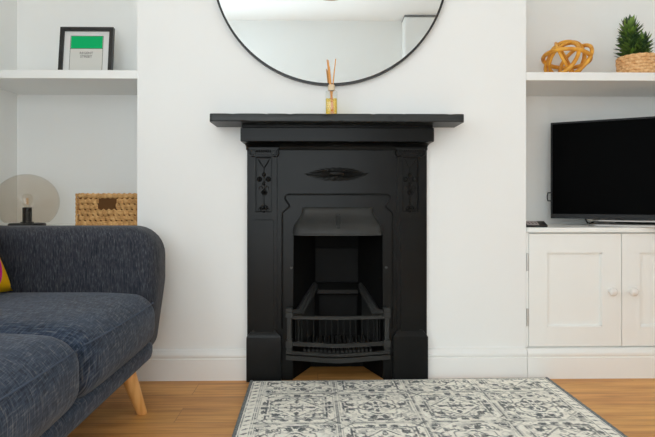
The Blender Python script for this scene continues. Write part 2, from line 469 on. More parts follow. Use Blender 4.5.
# frieze: fascia with a cove returning to the plate
bm = B()
hw0, hw1 = (FX(434, 2.14) - FX(240.5, 2.14)) / 2, (FR - FL) / 2 + .001
fcx = (FX(434, 2.14) + FX(240.5, 2.14)) / 2
zt, zf, zc = 1.0065, FZ(141.5, 2.14), FZ(147.8, 2.2)
rings = []
def rr(z, hw, yf): return [(fcx - hw, yf, z), (fcx + hw, yf, z), (fcx + hw, YW - .0008, z), (fcx - hw, YW - .0008, z)]
rings += [rr(zt, hw0 - .004, 2.146), rr(zt - .010, hw0 - .004, 2.146), rr(zt - .013, hw0, 2.14), rr(zf + .002, hw0, 2.14), rr(zf, hw0 - .001, 2.1415)]
for k in range(1, 9):
    f = k / 8; e = 1 - math.sqrt(max(0, 1 - (1 - f) ** 2)); g = 1 - e
    rings.append(rr(zf + (zc - zf) * f, hw0 - (hw0 - hw1) * g, 2.1415 + (2.198 - 2.1415) * g))
rings.append(rr(zc - .004, hw1 + .001, 2.199)); rings.append(rr(zc - .009, hw1 + .0005, 2.2015))
loft(bm, rings); obj('frieze', bm, 'iron', fire, 30)

def pilaster(sgn):
    X = lambda d: (FX(263.8, 2.195) if sgn < 0 else FX(410.2, 2.195)) + d * .00396   # offsets in photo pixels
    Z = lambda py: FZ(py, 2.195)
    yf, yr = 2.1945, 2.2005
    ztop, zbot = Z(150), Z(333)
    px0, px1, pz0, pz1 = X(-8.2), X(8.2), Z(212.5), Z(157)
    bm = B()
    box(bm, X(-13), px0, yf, YP, pz0, pz1); box(bm, px1, X(13), yf, YP, pz0, pz1)
    box(bm, X(-13), X(13), yf, YP, pz1, ztop); box(bm, X(-13), X(13), yf, YP, pz0 - .03, pz0)
    box(bm, px0, px1, yr, YP, pz0, pz1)
    # lower shaft: narrower raised field
    box(bm, X(-13), X(13), yf + .006, YP, zbot, pz0 - .03)
    prism_y(bm, [(X(-9.5), zbot), (X(9.5), zbot), (X(9.5), pz0 - .028), (X(-9.5), pz0 - .028)], yf, yf + .006)
    p = obj('pilaster', bm, 'iron', fire)
    # ionic capital with rolled ends and a row of beads
    bm = B()
    box(bm, X(-14.6), X(14.6), 2.182, YP, Z(149.8), Z(147.9))
    box(bm, X(-12), X(12), 2.186, YP, Z(154.5), Z(149.8))
    for s in (-1, 1):
        lathe(bm, [(.0005, .0215), (.004, .0215), (.0058, .0185), (.0082, .0185), (.0105, .0225), (.0135, .0225), (.0165, .018), (.0165, 0)], X(s * 11.2), YP, Z(153.0), 20, 'y', -1)
    for k in range(7): ball(bm, (X(-6.6 + 2.2 * k), 2.186, Z(151.6)), .004, .004, .0055, 8, 6)
    box(bm, X(-9.5), X(9.5), 2.184, YP, Z(156.2), Z(154.8))
    obj('capital', bm, 'iron', p, 30)
    # bead frame of the sunken panel
    bm = B()
    c = [(X(-7.6), Z(157.8)), (X(7.6), Z(157.8)), (X(7.6), Z(211.5)), (X(-7.6), Z(211.5))]
    for i in range(4):
        a, b = c[i], c[(i + 1) % 4]
        tube(bm, [(a[0], yr - .001, a[1]), (b[0], yr - .001, b[1])], .0022, 6)
    obj('panel_bead', bm, 'iron', p, True)
    # flower drop
    bm = B(); y = yr - .002
    V = lambda d, py: (X(d), y, Z(py))
    tube(bm, [V(0, 166), V(.4, 180), V(-.4, 195), V(0, 207)], .0028, 6)
    for s in (-1, 1):
        tube(bm, [V(0, 168), V(s * 2.5, 164.5), V(s * 4.6, 161), V(s * 5.6, 159.3)], [.003, .0028, .0024, .0015], 6)
        tube(bm, [V(0, 190), V(s * 2.6, 186), V(s * 4.6, 187.2), V(s * 4.8, 189.8)], [.0026, .0024, .002, .0012], 6)
        tube(bm, [V(0, 205), V(s * 3.2, 206.5), V(s * 5.4, 209.8)], [.0026, .0028, .0012], 6)
        ball(bm, V(s * 4.4, 179.2), .0105, .009, .0105, 12, 8); ball(bm, V(s * 4.4, 179.2), .0045, .0125, .0045, 8, 6)
        ball(bm, V(s * 2.6, 209.0), .0062, .006, .0062, 10, 6)
    ball(bm, V(0, 174.6), .008, .008, .009, 12, 8); ball(bm, V(0, 183.4), .007, .008, .008, 12, 8)
    for k in range(6):
        a = 2 * PI * k / 6; ball(bm, (X(.3) + .0075 * math.cos(a), y, Z(192.5) + .0075 * math.sin(a)), .0052, .006, .0052, 8, 6)
    ball(bm, V(.3, 192.5), .0045, .010, .0045, 8, 6)
    ball(bm, V(0, 208), .005, .009, .0075, 10, 6); ball(bm, V(0, 212), .0045, .006, .0055, 10, 6)
    obj('flower_drop', bm, 'iron', p, True)
    # plinth with splayed top
    X0, X1 = (FL, FX(281, 2.186)) if sgn < 0 else (FX(393.3, 2.186), FR)
    bm = B(); yq = 2.1835
    i0, i1 = (X(-11), X(11))
    rg = lambda z, a, b, yy: [(a, yy, z), (b, yy, z), (b, YP, z), (a, YP, z)]
    loft(bm, [rg(0, X0, X1, yq), rg(Z(337), X0, X1, yq), rg(Z(335.6), X0 + .002, X1 - .002, yq + .001), rg(Z(330.2), X0 + .022, X1 - .022, 2.198)])
    obj('plinth', bm, 'iron', fire, 25)
pilaster(-1); pilaster(1)

# raised border line with eared corners
bm = B(); yb = YP - .0005
pts = [(282.2, 329), (282.2, 213), (283.4, 211.8), (289.4, 206.6), (289.2, 205), (285.2, 199.2), (285, 197), (286.2, 195), (288.2, 194.4)]
pr = [(674.9 - a, b) for a, b in pts[::-1]]
tube(bm, [P(a, b, yb) for a, b in pts + pr], .0036, 8)
obj('border_moulding', bm, 'iron', fire, True)
# oval medallion with radiating petals
bm = B(); mc = P(336.4, 174.2, YP); A, Bz = .112, .0285; rings = []
NS = 112
for j in range(11):
    q = j / 10; ring = []
    for i in range(NS):
        th = 2 * PI * i / NS
        h = .0035 * (1 - q ** 2) + .0024 * (.5 + .5 * math.cos(22 * th)) ** 1.3 * math.sin(PI * min(1, q * 1.02)) * (q > .28)
        rad = q * (1 + .05 * math.cos(22 * th) * (q > .8))
        ring.append((mc.x + A * rad * math.cos(th), YP - h + .0005, mc.z + Bz * rad * math.sin(th)))
    rings.append(ring)
rings[0] = [(mc.x + (x - mc.x) + 1e-5 * math.cos(2 * PI * i / NS), y, z + 1e-5 * math.sin(2 * PI * i / NS)) for i, (x, y, z) in enumerate(rings[0])]
loft(bm, rings, True, True)
for s in (-1, 1):
    tube(bm, [(mc.x + s * .100, YP - .002, mc.z), (mc.x + s * .113, YP - .003, mc.z - .002), (mc.x + s * .127, YP - .002, mc.z + .005)], [.005, .004, .0012], 8)
obj('oval_medallion', bm, 'iron', fire, 30)
bm = B(); ball(bm, (mc.x, YP - .007, mc.z + .003), .032, .008, .011, 20, 10)
for k in (-1, 1): ball(bm, (mc.x + k * .0075, YP - .009, mc.z - .011), .003, .004, .003, 8, 6)
obj('medallion_boss', bm, 'iron', fire, True)

# hood
hx = FX(338, 2.17); S = 2.165 / F
prof = [(207.4, 35.4, .014), (208.6, 36.2, .020), (211, 36.4, .021), (214, 36.9, .023), (217, 38.2, .029), (220, 40.3, .039), (223, 42.6, .050), (226, 44.4, .059), (229, 45.3, .064), (232, 45.6, .066), (233.6, 45.5, .066), (234.2, 46.0, .068), (235.2, 46.0, .068), (235.4, 45.0, .064)]
bm = B(); rings = []
NH = 28
for py, w, d in prof:
    z = FZ(py, 2.165); hw = w * S; ring = []
    for i in range(NH + 1):
        s = -1 + 2 * i / NH; s = math.copysign(abs(s) ** .7, s) if s else 0
        e = (1 - abs(s) ** 7) ** (1 / 2.4)
        ring.append((hx + hw * s, YP - .002 - d * (.12 + .88 * e), z))
    ring += [(hx + hw, YP + .004, z), (hx - hw, YP + .004, z)]
    rings.append(ring)
loft(bm, rings); hood = obj('hood', bm, 'iron_grate', fire, 50)
bm = B(); yh = lambda py: YP - .002 - np.interp(py, [a for a, b, c in prof], [c for a, b, c in prof])
for k in range(-2, 3):
    pts = []
    for j in range(7):
        py = 214.8 + j * 2.0; sp = math.sin(PI * (j + .6) / 7.2)
        pts.append((hx + k * .0034 * (.4 + sp), yh(py) - .0005, FZ(py, 2.165)))
    tube(bm, pts, [.0012, .0022, .0027, .0028, .0027, .0022, .0012], 6)
ball(bm, (hx, yh(215) - .001, FZ(215, 2.165)), .008, .004, .005, 10, 6)
ball(bm, (hx, yh(227.5) - .001, FZ(227.5, 2.165)), .006, .004, .005, 10, 6)
obj('shell_motif', bm, 'iron_grate', hood, True)
for px in (291.4, 386.2):
    bm = B(); c = P(px, 267.6, YP); lathe(bm, [(.0005, .005), (.004, .0045), (.0058, .001), (.0058, -.001)], c.x, YP, c.z, 12, 'y', -1); obj('screw', bm, 'screw', fire, True)

# firebox shell
YK = 2.43
bx0, bx1 = FX(315, YK), FX(358.5, YK)
def wallpanel(bm, p0, p1, z0, z1, th):
    d = (Vector(p1) - Vector(p0)).normalized(); nrm = Vector((-d.y, d.x)) * th
    q = [Vector(p0), Vector(p1), Vector(p1) + nrm, Vector(p0) + nrm]
    prism_z(bm, [tuple(v) for v in q], z0, z1)
bm = B(); ztopf = FZ(224, YP) - .002
wallpanel(bm, (ox0, YP + .016), (bx0, YK), 0, ztopf, .006); wallpanel(bm, (bx1, YK), (ox1, YP + .016), 0, ztopf, .006)
box(bm, bx0 - .004, bx1 + .004, YK, YK + .01, 0, ztopf)
box(bm, ox0 - .003, ox1 + .003, YP + .016, YK + .01, ztopf, ztopf + .01)
obj('firebox_lining', bm, 'iron_sooty', fire)
# fireback slab, ledge and lower brick
bm = B(); box(bm, FX(315.4, 2.415), FX(358.2, 2.415), 2.415, YK - .0005, FZ(290, 2.415), FZ(248, 2.415)); bev(bm, .003, 2)
box(bm, FX(319.5, 2.40), FX(357, 2.40), 2.40, YK - .0005, .13, FZ(291, 2.40))
obj('fireback', bm, 'iron_back', fire)
bm = B(); zz = lambda py: FZ(py, 2.37)
lx0, lx1 = FX(317.5, 2.37), FX(357.8, 2.37)
prism_x(bm, [(2.365, zz(288)), (2.358, zz(289.5)), (2.358, zz(293)), (2.372, zz(295)), (YK - .001, zz(295)), (YK - .001, zz(283.5)), (2.40, zz(283.5))], lx0, lx1)
obj('back_ledge', bm, 'iron', fire)
# ash pit back
bm = B(); box(bm, FX(303, 2.385), FX(371, 2.385), 2.385, 2.40, 0, .125)
obj('ash_pit_back', bm, 'iron_sooty', fire)

# grate with bowed front
gx0, gx1 = FX(286, 2.165), FX(390, 2.165); gxc, ghw = (gx0 + gx1) / 2, (gx1 - gx0) / 2
def bow(x, z=.13):
    s = abs(x - gxc) / ghw; f = max(0, min(1, (z - .09) / .18))
    return 2.165 - (.052 - .036 * f) * (1 - (math.sqrt(s * s + .02) - .1414) / .868)
def bowpath(z, x0, x1, n=28): return [(x0 + (x1 - x0) * i / n, bow(x0 + (x1 - x0) * i / n, z), z) for i in range(n + 1)]
gz = lambda py: FZ(py, 2.165)
bm = B()
sweep_rect(bm, bowpath(gz(356.7), gx0, gx1), .010, .0088)
sweep_rect(bm, bowpath(gz(351.9), gx0 + .001, gx1 - .001), .007, .0052)
grate = obj('grate', bm, 'iron_grate', fire, 30)
box_ = lambda b, px0, px1, py0, py1, y0, y1: box(b, FX(px0, 2.16), FX(px1, 2.16), y0, y1, gz(py1), gz(py0))
for py, h in ((317, .006), (343, .0075)):
    bm = B(); sweep_rect(bm, bowpath(gz(py), gx0 + .012, gx1 - .012), .0065, h); obj('grate_rail', bm, 'iron_grate', grate, 30)
for a in (286.2, 383.6):
    bm = B()
    box_(bm, a, a + 6.2, 308, 311.5, 2.150, 2.185); box_(bm, a - .4, a + 6.6, 311.5, 316.8, 2.146, 2.19)
    box_(bm, a + .8, a + 5.4, 316.8, 341, 2.154, 2.18); box_(bm, a - .4, a + 6.6, 339.5, 346.5, 2.148, 2.19)
    box_(bm, a + .4, a + 5.8, 346.5, 351, 2.156, 2.18)
    bev(bm, .0012, 1)
    obj('grate_post', bm, 'iron_grate', grate)
for k in range(15):
    x = FX(295.5 + (380.5 - 295.5) * k / 14, 2.13)
    bm = B(); tube(bm, [(x, bow(x, gz(343)), gz(343)), (x, bow(x, gz(317)), gz(317))], .0027, 8); obj('upright_bar', bm, 'iron_back', grate, True)
for k in range(17):
    x = FX(304.5 + (371.5 - 304.5) * k / 16, 2.13)
    bm = B(); y0 = bow(x) + .011; z = gz(350)
    box(bm, x - .0042, x + .0042, y0, 2.375, z - .010, z + .006); obj('bottom_bar', bm, 'iron_grate', grate)
for s in (-1, 1):
    q = (lambda a: a) if s < 0 else (lambda a: 675.6 - a)
    bm = B()
    p0, p1, p2 = P(q(287.5), 312.6, 2.17), P(q(299), 311.5, 2.205), P(q(314.6), 284.5, 2.41)
    for off, r in ((0, .0115), (.014, .0085), (-.012, .008)):
        tube(bm, [p0 + Vector((-s * off * .3, 0, 0)), p1 + Vector((-s * off * .9, 0, -abs(off) * .35)), p2 + Vector((-s * off * .9, 0, -abs(off) * .35))], r, 8)
    cb = [p1 + Vector((0, 0, -.004)), p2 + Vector((0, 0, -.004)), Vector((p2.x, p2.y, .14)), Vector((p1.x, p1.y, .14))]
    off = Vector((-s * -.006, .002, 0))
    loft(bm, [[v for v in cb], [v + off for v in cb]])
    obj('grate_cheek', bm, 'iron_grate', grate, 40)

# timber mantel shelf, nicked along its front edges
mz1 = FZ(113.6, 2.06); mz0 = 1.007
mx0, mx1 = FX(209, 2.06), FX(464.8, 2.06)
random.seed(11)
nicks = [(mx0 + .30, .006, .014)] + [(random.uniform(mx0 + .05, mx1 - .05), random.uniform(.0025, .006), random.uniform(.004, .014)) for _ in range(15)]
bm = B(); rings = []; NM = 260
for i in range(NM + 1):
    x = mx0 + (mx1 - mx0) * i / NM
    e = min(x - mx0, mx1 - x); rc = .012
    iny = rc - math.sqrt(max(0, rc * rc - max(0, rc - e) ** 2)) if e < rc else 0
    c = .0026 + .0006 * noise.noise(Vector((x * 26, 0, 0))) + sum(d * math.exp(-((x - nx) / w) ** 2) * (k % 3 != 2) for k, (nx, d, w) in enumerate(nicks))
    c2 = .003 + .001 * noise.noise(Vector((x * 31, 5, 0))) + sum(d * .5 * math.exp(-((x - nx) / w) ** 2) * (k % 3 == 2) for k, (nx, d, w) in enumerate(nicks))
    dent = sum(.0012 * math.exp(-((x - nx - .03) / (w * 1.4)) ** 2) for nx, d, w in nicks[::2])
    y0 = 2.06 + iny + .0008 * noise.noise(Vector((x * 18, 9, 0)))
    zm = (mz0 + mz1) / 2
    rings.append([(x, YW - .0006, mz0), (x, y0 + c2, mz0), (x, y0 + .0005, mz0 + c2), (x, y0 + dent, zm), (x, y0 + .0005, mz1 - c * .8), (x, y0 + c * .35, mz1 - c * .3), (x, y0 + c, mz1), (x, YW - .0006, mz1)])
loft(bm, rings)
tag(obj('mantel_shelf', bm, 'timber', loc=((mx0 + mx1) / 2, 2.14, mz0), smooth=30), 'long black painted timber mantel shelf on top of the cast iron fireplace', 'shelf')

# ------------------------------------------------------------------ mirror
rM = .466; mcn = P(330.5, -33.4, 2.20)
mir = thing('round_mirror', 'large round wall mirror with thin black metal rim above the mantel shelf', 'mirror', (mcn.x, YW, mcn.z - rM))
bm = B(); lathe(bm, [(rM - .004, 0), (rM - .004, .014)], mcn.x, YW - .004, mcn.z, 128, 'y', -1)
obj('mirror_glass', bm, 'mirror', mir)
bm = B(); lathe(bm, [(rM - .0045, -.0205), (rM - .0045, .001), (rM + .004, .001), (rM + .004, -.0205)], mcn.x, YW - .0015, mcn.z, 128, 'y', 1)
bm.free(); bm = B()
vr = []
for r, h in ((rM - .0042, .0005), (rM - .0042, .022), (rM + .0042, .022), (rM + .0042, .0005)):
    vr.append([bm.verts.new((mcn.x + r * math.cos(2 * PI * i / 160), YW - h, mcn.z + r * math.sin(2 * PI * i / 160))) for i in range(160)])
for k in range(4):
    a, b = vr[k], vr[(k + 1) % 4]
    for i in range(160): bm.faces.new((a[i], a[(i + 1) % 160], b[(i + 1) % 160], b[i]))
obj('mirror_rim', bm, 'black_metal', mir, 40)

# ------------------------------------------------------------------ reed diffuser
yd = 2.125; dz = mz1 + .0005
dfc = FX(331.4, yd)
dif = thing('reed_diffuser', 'small glass reed diffuser with yellow oil on the black mantel shelf', 'diffuser', (dfc, yd, dz))
hb = .0225; zt = FZ(91, yd)
bm = B()
sq = lambda h, r: corner_round([(dfc - h, yd - h), (dfc + h, yd - h), (dfc + h, yd + h), (dfc - h, yd + h)], [r] * 4, 4)
loft(bm, [[(x, y, z) for x, y in sq(h, r)] for z, h, r in ((dz, hb - .002, .005), (dz + .002, hb, .006), (zt - .006, hb, .006), (zt - .002, hb - .003, .006), (zt, .011, .0105))])
bot = obj('bottle', bm, 'clear_glass', dif, 50)
bm = B(); zl = FZ(99.3, yd)
loft(bm, [[(x, y, z) for x, y in sq(hb - .002, .005)] for z in (dz + .003, zl)])
obj('scented_oil', bm, 'oil', bot)
bm = B(); lathe(bm, [(.0105, 0), (.0128, .001), (.0128, FZ(85, yd) - zt - .001), (.0118, FZ(85, yd) - zt), (.006, FZ(85, yd) - zt)], dfc, yd, zt, 24)
obj('wooden_collar', bm, 'collar', dif, 40)
for bx, by, tx, ty, tpy in ((.004, 0, -.0165, .004, 59.5), (.007, .003, -.012, -.004, 60.5), (.002, -.003, -.0135, .006, 62.5), (-.003, .002, .0165, 0, 59), (.009, .001, -.0075, .009, 66)):
    bm = B(); tube(bm, [(dfc + bx, yd + by, dz + .006), (dfc + (bx + tx) * .35, yd + (by + ty) * .4, zt + .01), (dfc + tx, yd + ty, FZ(tpy, yd))], .0019, 6)
    obj('reed', bm, 'reed', dif, True)

# ------------------------------------------------------------------ picture frame on the left shelf
yf = 2.43
fcn = P(87, 27, yf); fz = ZLt + .0005
Wf, Hf = .229, FZ(26.6, yf, 87) - fz
lean = math.radians(7)
def flean(bm):
    bmesh.ops.rotate(bm, verts=bm.verts[:], cent=(fcn.x, yf - .03, fz), matrix=Matrix.Rotation(-lean, 3, 'X'))
    return bm
pf = thing('picture_frame', 'small black picture frame with green-banded card on the left alcove shelf', 'picture', (fcn.x, yf - .03, fz))
y0 = yf - .03; fw = .0165
bm = B()
X0, X1, Z0, Z1 = fcn.x - Wf / 2, fcn.x + Wf / 2, fz, fz + Hf
for a, b, c, d in ((X0, X0 + fw, Z0, Z1), (X1 - fw, X1, Z0, Z1), (X0 + fw, X1 - fw, Z0, Z0 + fw), (X0 + fw, X1 - fw, Z1 - fw, Z1)): box(bm, a, b, y0, y0 + .02, c, d)
obj('frame_border', flean(bm), 'frame_black', pf)
bm = B(); box(bm, X0 + fw, X1 - fw, y0 + .010, y0 + .018, Z0 + fw, Z1 - fw); mount = obj('mount', flean(bm), 'mount', pf)
cx0, cx1, cz1 = fcn.x - .071, fcn.x + .071, Z1 - fw - .0205
bm = B(); box(bm, cx0, cx1, y0 + .0085, y0 + .010, Z0 + fw + .018, cz1); obj('printed_card', flean(bm), 'card', mount)
bm = B(); box(bm, cx0 + .003, cx1 - .003, y0 + .0078, y0 + .0085, cz1 - .057, cz1 - .002); obj('green_band', flean(bm), 'green', mount)
bm = B()
for a, b, c, d in ((cx0, cx0 + .0016, Z0 + fw + .018, cz1), (cx1 - .0016, cx1, Z0 + fw + .018, cz1), (cx0, cx1, cz1 - .0016, cz1), (cx0, cx1, Z0 + fw + .018, Z0 + fw + .0196), (cx0, cx1, cz1 - .0586, cz1 - .057)):
    box(bm, a, b, y0 + .0079, y0 + .0085, c, d)
obj('printed_outline', flean(bm), 'ink', mount)
cu = bpy.data.curves.new('txt', 'FONT'); cu.body = 'REGENT\nSTREET'; cu.size = .0150; cu.align_x = 'CENTER'; cu.space_line = 1.05; cu.extrude = .0002; cu.space_character = 1.05
to = bpy.data.objects.new('txt', cu); C.objects.link(to); bpy.context.view_layer.update()
tm = bpy.data.meshes.new_from_object(to.evaluated_get(bpy.context.evaluated_depsgraph_get()))
bpy.data.objects.remove(to)
bm = B(); bm.from_mesh(tm); bpy.data.meshes.remove(tm)
bmesh.ops.rotate(bm, verts=bm.verts[:], cent=(0, 0, 0), matrix=Matrix.Rotation(PI / 2, 3, 'X'))
bmesh.ops.translate(bm, verts=bm.verts[:], vec=(fcn.x, y0 + .0080, cz1 - .083))
obj('card_lettering', flean(bm), 'ink', mount)
bm = B(); prism_x(bm, [(y0 + .0405, fz + .15), (y0 + .0435, fz + .15), (y0 + .085, fz + .0), (y0 + .082, fz + .0)], fcn.x - .02, fcn.x + .02); obj('easel_back', bm, 'frame_black', pf)

# ------------------------------------------------------------------ globe lamp (left alcove)
yl = 2.37; ZCAB = ZT
lc = P(27.2, 205, yl)
R = 29.2 / F * yl
lamp = thing('globe_table_lamp', 'round smoked glass globe table lamp on the cabinet behind the sofa', 'lamp', (lc.x, yl, ZCAB + .0005))
zb = FZ(223.2, yl, 27)
zcen = FZ(174.2, yl, 27) - R * .94
bm = B(); lathe(bm, [(.0005, 0), (.070, 0), (.072, .002), (.072, zb - ZCAB - .004), (.068, zb - ZCAB), (.0005, zb - ZCAB + .001)], lc.x, yl, ZCAB + .0005, 40)
obj('lamp_base', bm, 'black_metal', lamp, 40)
bm = B(); prof = []
a0 = math.asin(max(-1, (zb + .003 - zcen) / (R * .94)))
for k in range(33):
    a = a0 + (PI / 2 - a0) * k / 32; prof.append((max(R * math.cos(a), 1e-4), R * .94 * math.sin(a)))
rings = [[(lc.x + r * math.cos(2 * PI * i / 56), yl + r * math.sin(2 * PI * i / 56), zcen + h) for i in range(56)] for r, h in prof]
loft(bm, rings, True, False)
obj('glass_globe', bm, 'smoke_glass', lamp, 'all')
zs0, zs1 = zb + .001, FZ(207.4, yl, 27)
bm = B(); lathe(bm, [(.026, 0), (.026, .004), (.0185, .006), (.0185, zs1 - zs0 - .001), (.0175, zs1 - zs0), (.012, zs1 - zs0)], lc.x, yl, zs0, 28); obj('lamp_holder', bm, 'black_plastic', lamp, 40)
bm = B(); lathe(bm, [(.010, 0), (.012, .006), (.019, .024), (.0215, .036), (.019, .048), (.011, .056), (.0005, .059)], lc.x, yl, zs1 + .0005, 24); bulb = obj('bulb', bm, 'bulb_glass', lamp, 'all')
bm = B(); tube(bm, [(lc.x + .005 * math.cos(k * 1.3), yl + .005 * math.sin(k * 1.3), zs1 + .012 + .0016 * k) for k in range(18)], .0013, 6); obj('filament', bm, 'filament', bulb, True)

# ------------------------------------------------------------------ hyacinth basket
yk0, yk1 = 2.262, 2.262 + .20
kx0, kx1 = FX(75.6, yk0), BL - .003
kz0, kz1 = ZCAB + .0045, FZ(193, yk0, 107)
bk = thing('woven_basket', 'rectangular woven water hyacinth basket on the cabinet behind the sofa', 'basket', ((kx0 + kx1) / 2, (yk0 + yk1) / 2, kz0))
bm = B(); t_ = .010
for a in ((kx0 + .007, kx1 - .007, yk0 + .009, yk0 + .012), (kx0 + .007, kx1 - .007, yk1 - .012, yk1 - .009), (kx0 + .009, kx0 + .012, yk0 + .01, yk1 - .01), (kx1 - .012, kx1 - .009, yk0 + .01, yk1 - .01)):
    box(bm, *a, kz0 + .002, kz1 - .006)
box(bm, kx0 + .009, kx1 - .009, yk0 + .01, yk1 - .01, kz0 + .001, kz0 + .005)
obj('lining', bm, 'hyacinth_dark', bk)
NR = 6; rh = (kz1 - kz0) / NR
hx0, hx1 = kx0 + (97.5 - 75.6) / (138.4 - 75.6) * (kx1 - kx0), kx0 + (115 - 75.6) / (138.4 - 75.6) * (kx1 - kx0)
def ring_path(m, n):
    poly = corner_round([(kx0 + m, yk0 + m), (kx1 - m, yk0 + m), (kx1 - m, yk1 - m), (kx0 + m, yk1 - m)], [.012] * 4, 5)
    pts = [Vector(p) for p in poly]; out = []
    L = [0]
    for i in range(len(pts)): L.append(L[-1] + (pts[(i + 1) % len(pts)] - pts[i]).length)
    for k in range(n):
        d = L[-1] * k / n
        j = max(i for i in range(len(pts)) if L[i] <= d + 1e-9)
        f = (d - L[j]) / max(1e-9, L[j + 1] - L[j]); out.append(pts[j].lerp(pts[(j + 1) % len(pts)], f))
    return out, L[-1]
def weave_row(bm, z, hh, off, cut):
    n = 420; path, L = ring_path(.006, n); cen = Vector(((kx0 + kx1) / 2, (yk0 + yk1) / 2)); strands = []
    wl = .021
    def in_cut(p): return cut and hx0 < p.x < hx1 and p.y < yk0 + .02
    cur = []
    segs = []
    for k in range(n + 1):
        p = path[k % n]
        if in_cut(p):
            if cur: segs.append(cur); cur = []
            continue
        s = L * (k % n) / n; ph = 2 * PI * (s / wl) + off
        b = path[(k + 1) % n] - path[k % n - 1]; nrm = Vector((b.y, -b.x)).normalized()
        bump = (.0045 if hh > rh * .9 else .0022) * abs(math.sin(ph / 2)) + .0012 * noise.noise(Vector((s * 120, z * 90, 0)))
        dz_ = hh * (.13 if hh > rh * .9 else .05) * math.sin(ph) + .0012 * noise.noise(Vector((s * 60, z * 70, 4)))
        cur.append((Vector((p.x, p.y, z + dz_)) + Vector((nrm.x, nrm.y, 0)) * (bump - .003), hh * (.46 + .10 * abs(math.sin(ph / 2)))))
    if cur: segs.append(cur)
    for sg in segs:
        if len(sg) < 3: continue
        rings = []
        for i, (p, r) in enumerate(sg):
            a = sg[max(0, i - 1)][0]; b = sg[min(len(sg) - 1, i + 1)][0]; d = (b - a); d.z = 0; d.normalize(); u = Vector((d.y, -d.x, 0))
            rings.append([p + u * math.cos(2 * PI * q / 8) * .0058 + Vector((0, 0, 1)) * math.sin(2 * PI * q / 8) * r for q in range(8)])
        loft(bm, rings)
bm = B()
for k in range(NR - 1):
    weave_row(bm, kz0 + rh * (k + .5), rh, (k % 2) * PI, k in (NR - 2, NR - 3) and True)
obj('woven_side', bm, 'hyacinth', bk, True)
bm = B(); weave_row(bm, kz1 - rh * .5, rh * .86, .7, False); obj('rim', bm, 'hyacinth', bk, True)
for x in (kx0 + .004, kx1 - .0065):
    bm = B(); tube(bm, [(x, yk0 - .0005, kz0 + .002 + (kz1 - kz0 - .004) * i / 30) for i in range(31)], [.0046 + .0009 * math.sin(i * 1.6) for i in range(31)], 8); obj('corner_cord', bm, 'hyacinth', bk, True)

# ------------------------------------------------------------------ sofa
sofa = thing('sofa', 'dark denim blue fabric sofa with splayed beech legs along the left wall', 'sofa', (-.96, 1.3, 0))
XB = XL + .012
YA = 1.90
prof2 = [(XB, .185), (-.590, .162), (-.553, .43), (-.553, .624), (XB, .624)]
prof2 = corner_round(prof2, [.10, .075, .25, .105, .09], 9)
def arm(y0, y1):
    r = .055; rings = []
    steps = 7
    ys = []
    for k in range(steps + 1):
        ph = PI / 2 * k / steps
        ys.append((y0 + r * (1 - math.sin(ph)), r * (1 - math.cos(ph))))
    left = [(y, d) for y, d in ys][::-1]           # from the face inwards
    left = [(y0 + r * (1 - math.cos(PI / 2 * k / steps)), r * (1 - math.sin(PI / 2 * k / steps))) for k in range(steps + 1)]
    right = [(y1 - (y - y0), d) for y, d in left][::-1]
    bm = B(); 
    left = [(y0, r + .03)] + left; right = right + [(y1, r + .03)]
    for y, d in left + right: rings.append([(x, y, z) for x, z in inset_poly(prof2, d * .8)])
    loft(bm, rings); return bm
obj('armrest', arm(YA, 2.07), 'denim_arm', sofa, 60)
obj('armrest', arm(.53, .70), 'denim_arm', sofa, 60)
bm = B(); rbox(bm, XB, XB + .17, .64, 1.96, .20, .80, .06, (.01, .0, .01)); obj('backrest', bm, 'denim_arm', sofa, 'all')
bm = B(); rbox(bm, XB + .02, -.566, .58, 1.95, .164, .235, .030, (0, 0, 0), 16); obj('base_rail', bm, 'denim_seat_daylit', sofa, 'all')
ycs = [(1.321, 1.903), (.700, 1.319)]
for i, (y0, y1) in enumerate(ycs):
    bm = B(); rbox(bm, XB + .155, -.545, y0, y1, .226, .398, .064, (.018, .0, .022 + .010 * i), 20)
    cu_ = obj('seat_cushion', bm, 'denim_seat_daylit', sofa, 'all')
    bm = B(); pts = []
    for k in range(41):
        f = k / 40; y = y0 + .016 + (y1 - y0 - .032) * f; s = (y - (y0 + y1) / 2) / ((y1 - y0) / 2)
        e = max(0, abs(s) - .86) / .14
        pts.append((-.5535 + .0135 * (1 - s * s) - .022 * e * e, y, 0.370 + .004 * (1 - s * s) - .004 * e))
    tube(bm, pts, .0020, 6); obj('piping', bm, 'piping', cu_, True)
for (tx, ty, bx, by) in ((-.640, 1.835, -.588, 1.868), (-.640, .76, -.588, .725), (XB + .10, 1.87, XB + .05, 1.93), (XB + .10, .72, XB + .05, .67)):
    bm = B(); a, b = Vector((tx, ty, .19)), Vector((bx, by, 0)); rg = []
    for f, r in ((0, .0285), (.25, .0265), (.9, .0185), (.97, .0178), (1, .0160)):
        p = a.lerp(b, f); rg.append([(p.x + r * math.cos(2 * PI * i / 24), p.y + r * math.sin(2 * PI * i / 24), p.z + .0004) for i in range(24)])
    loft(bm, rg); obj('leg', bm, 'beech', sofa, 40)

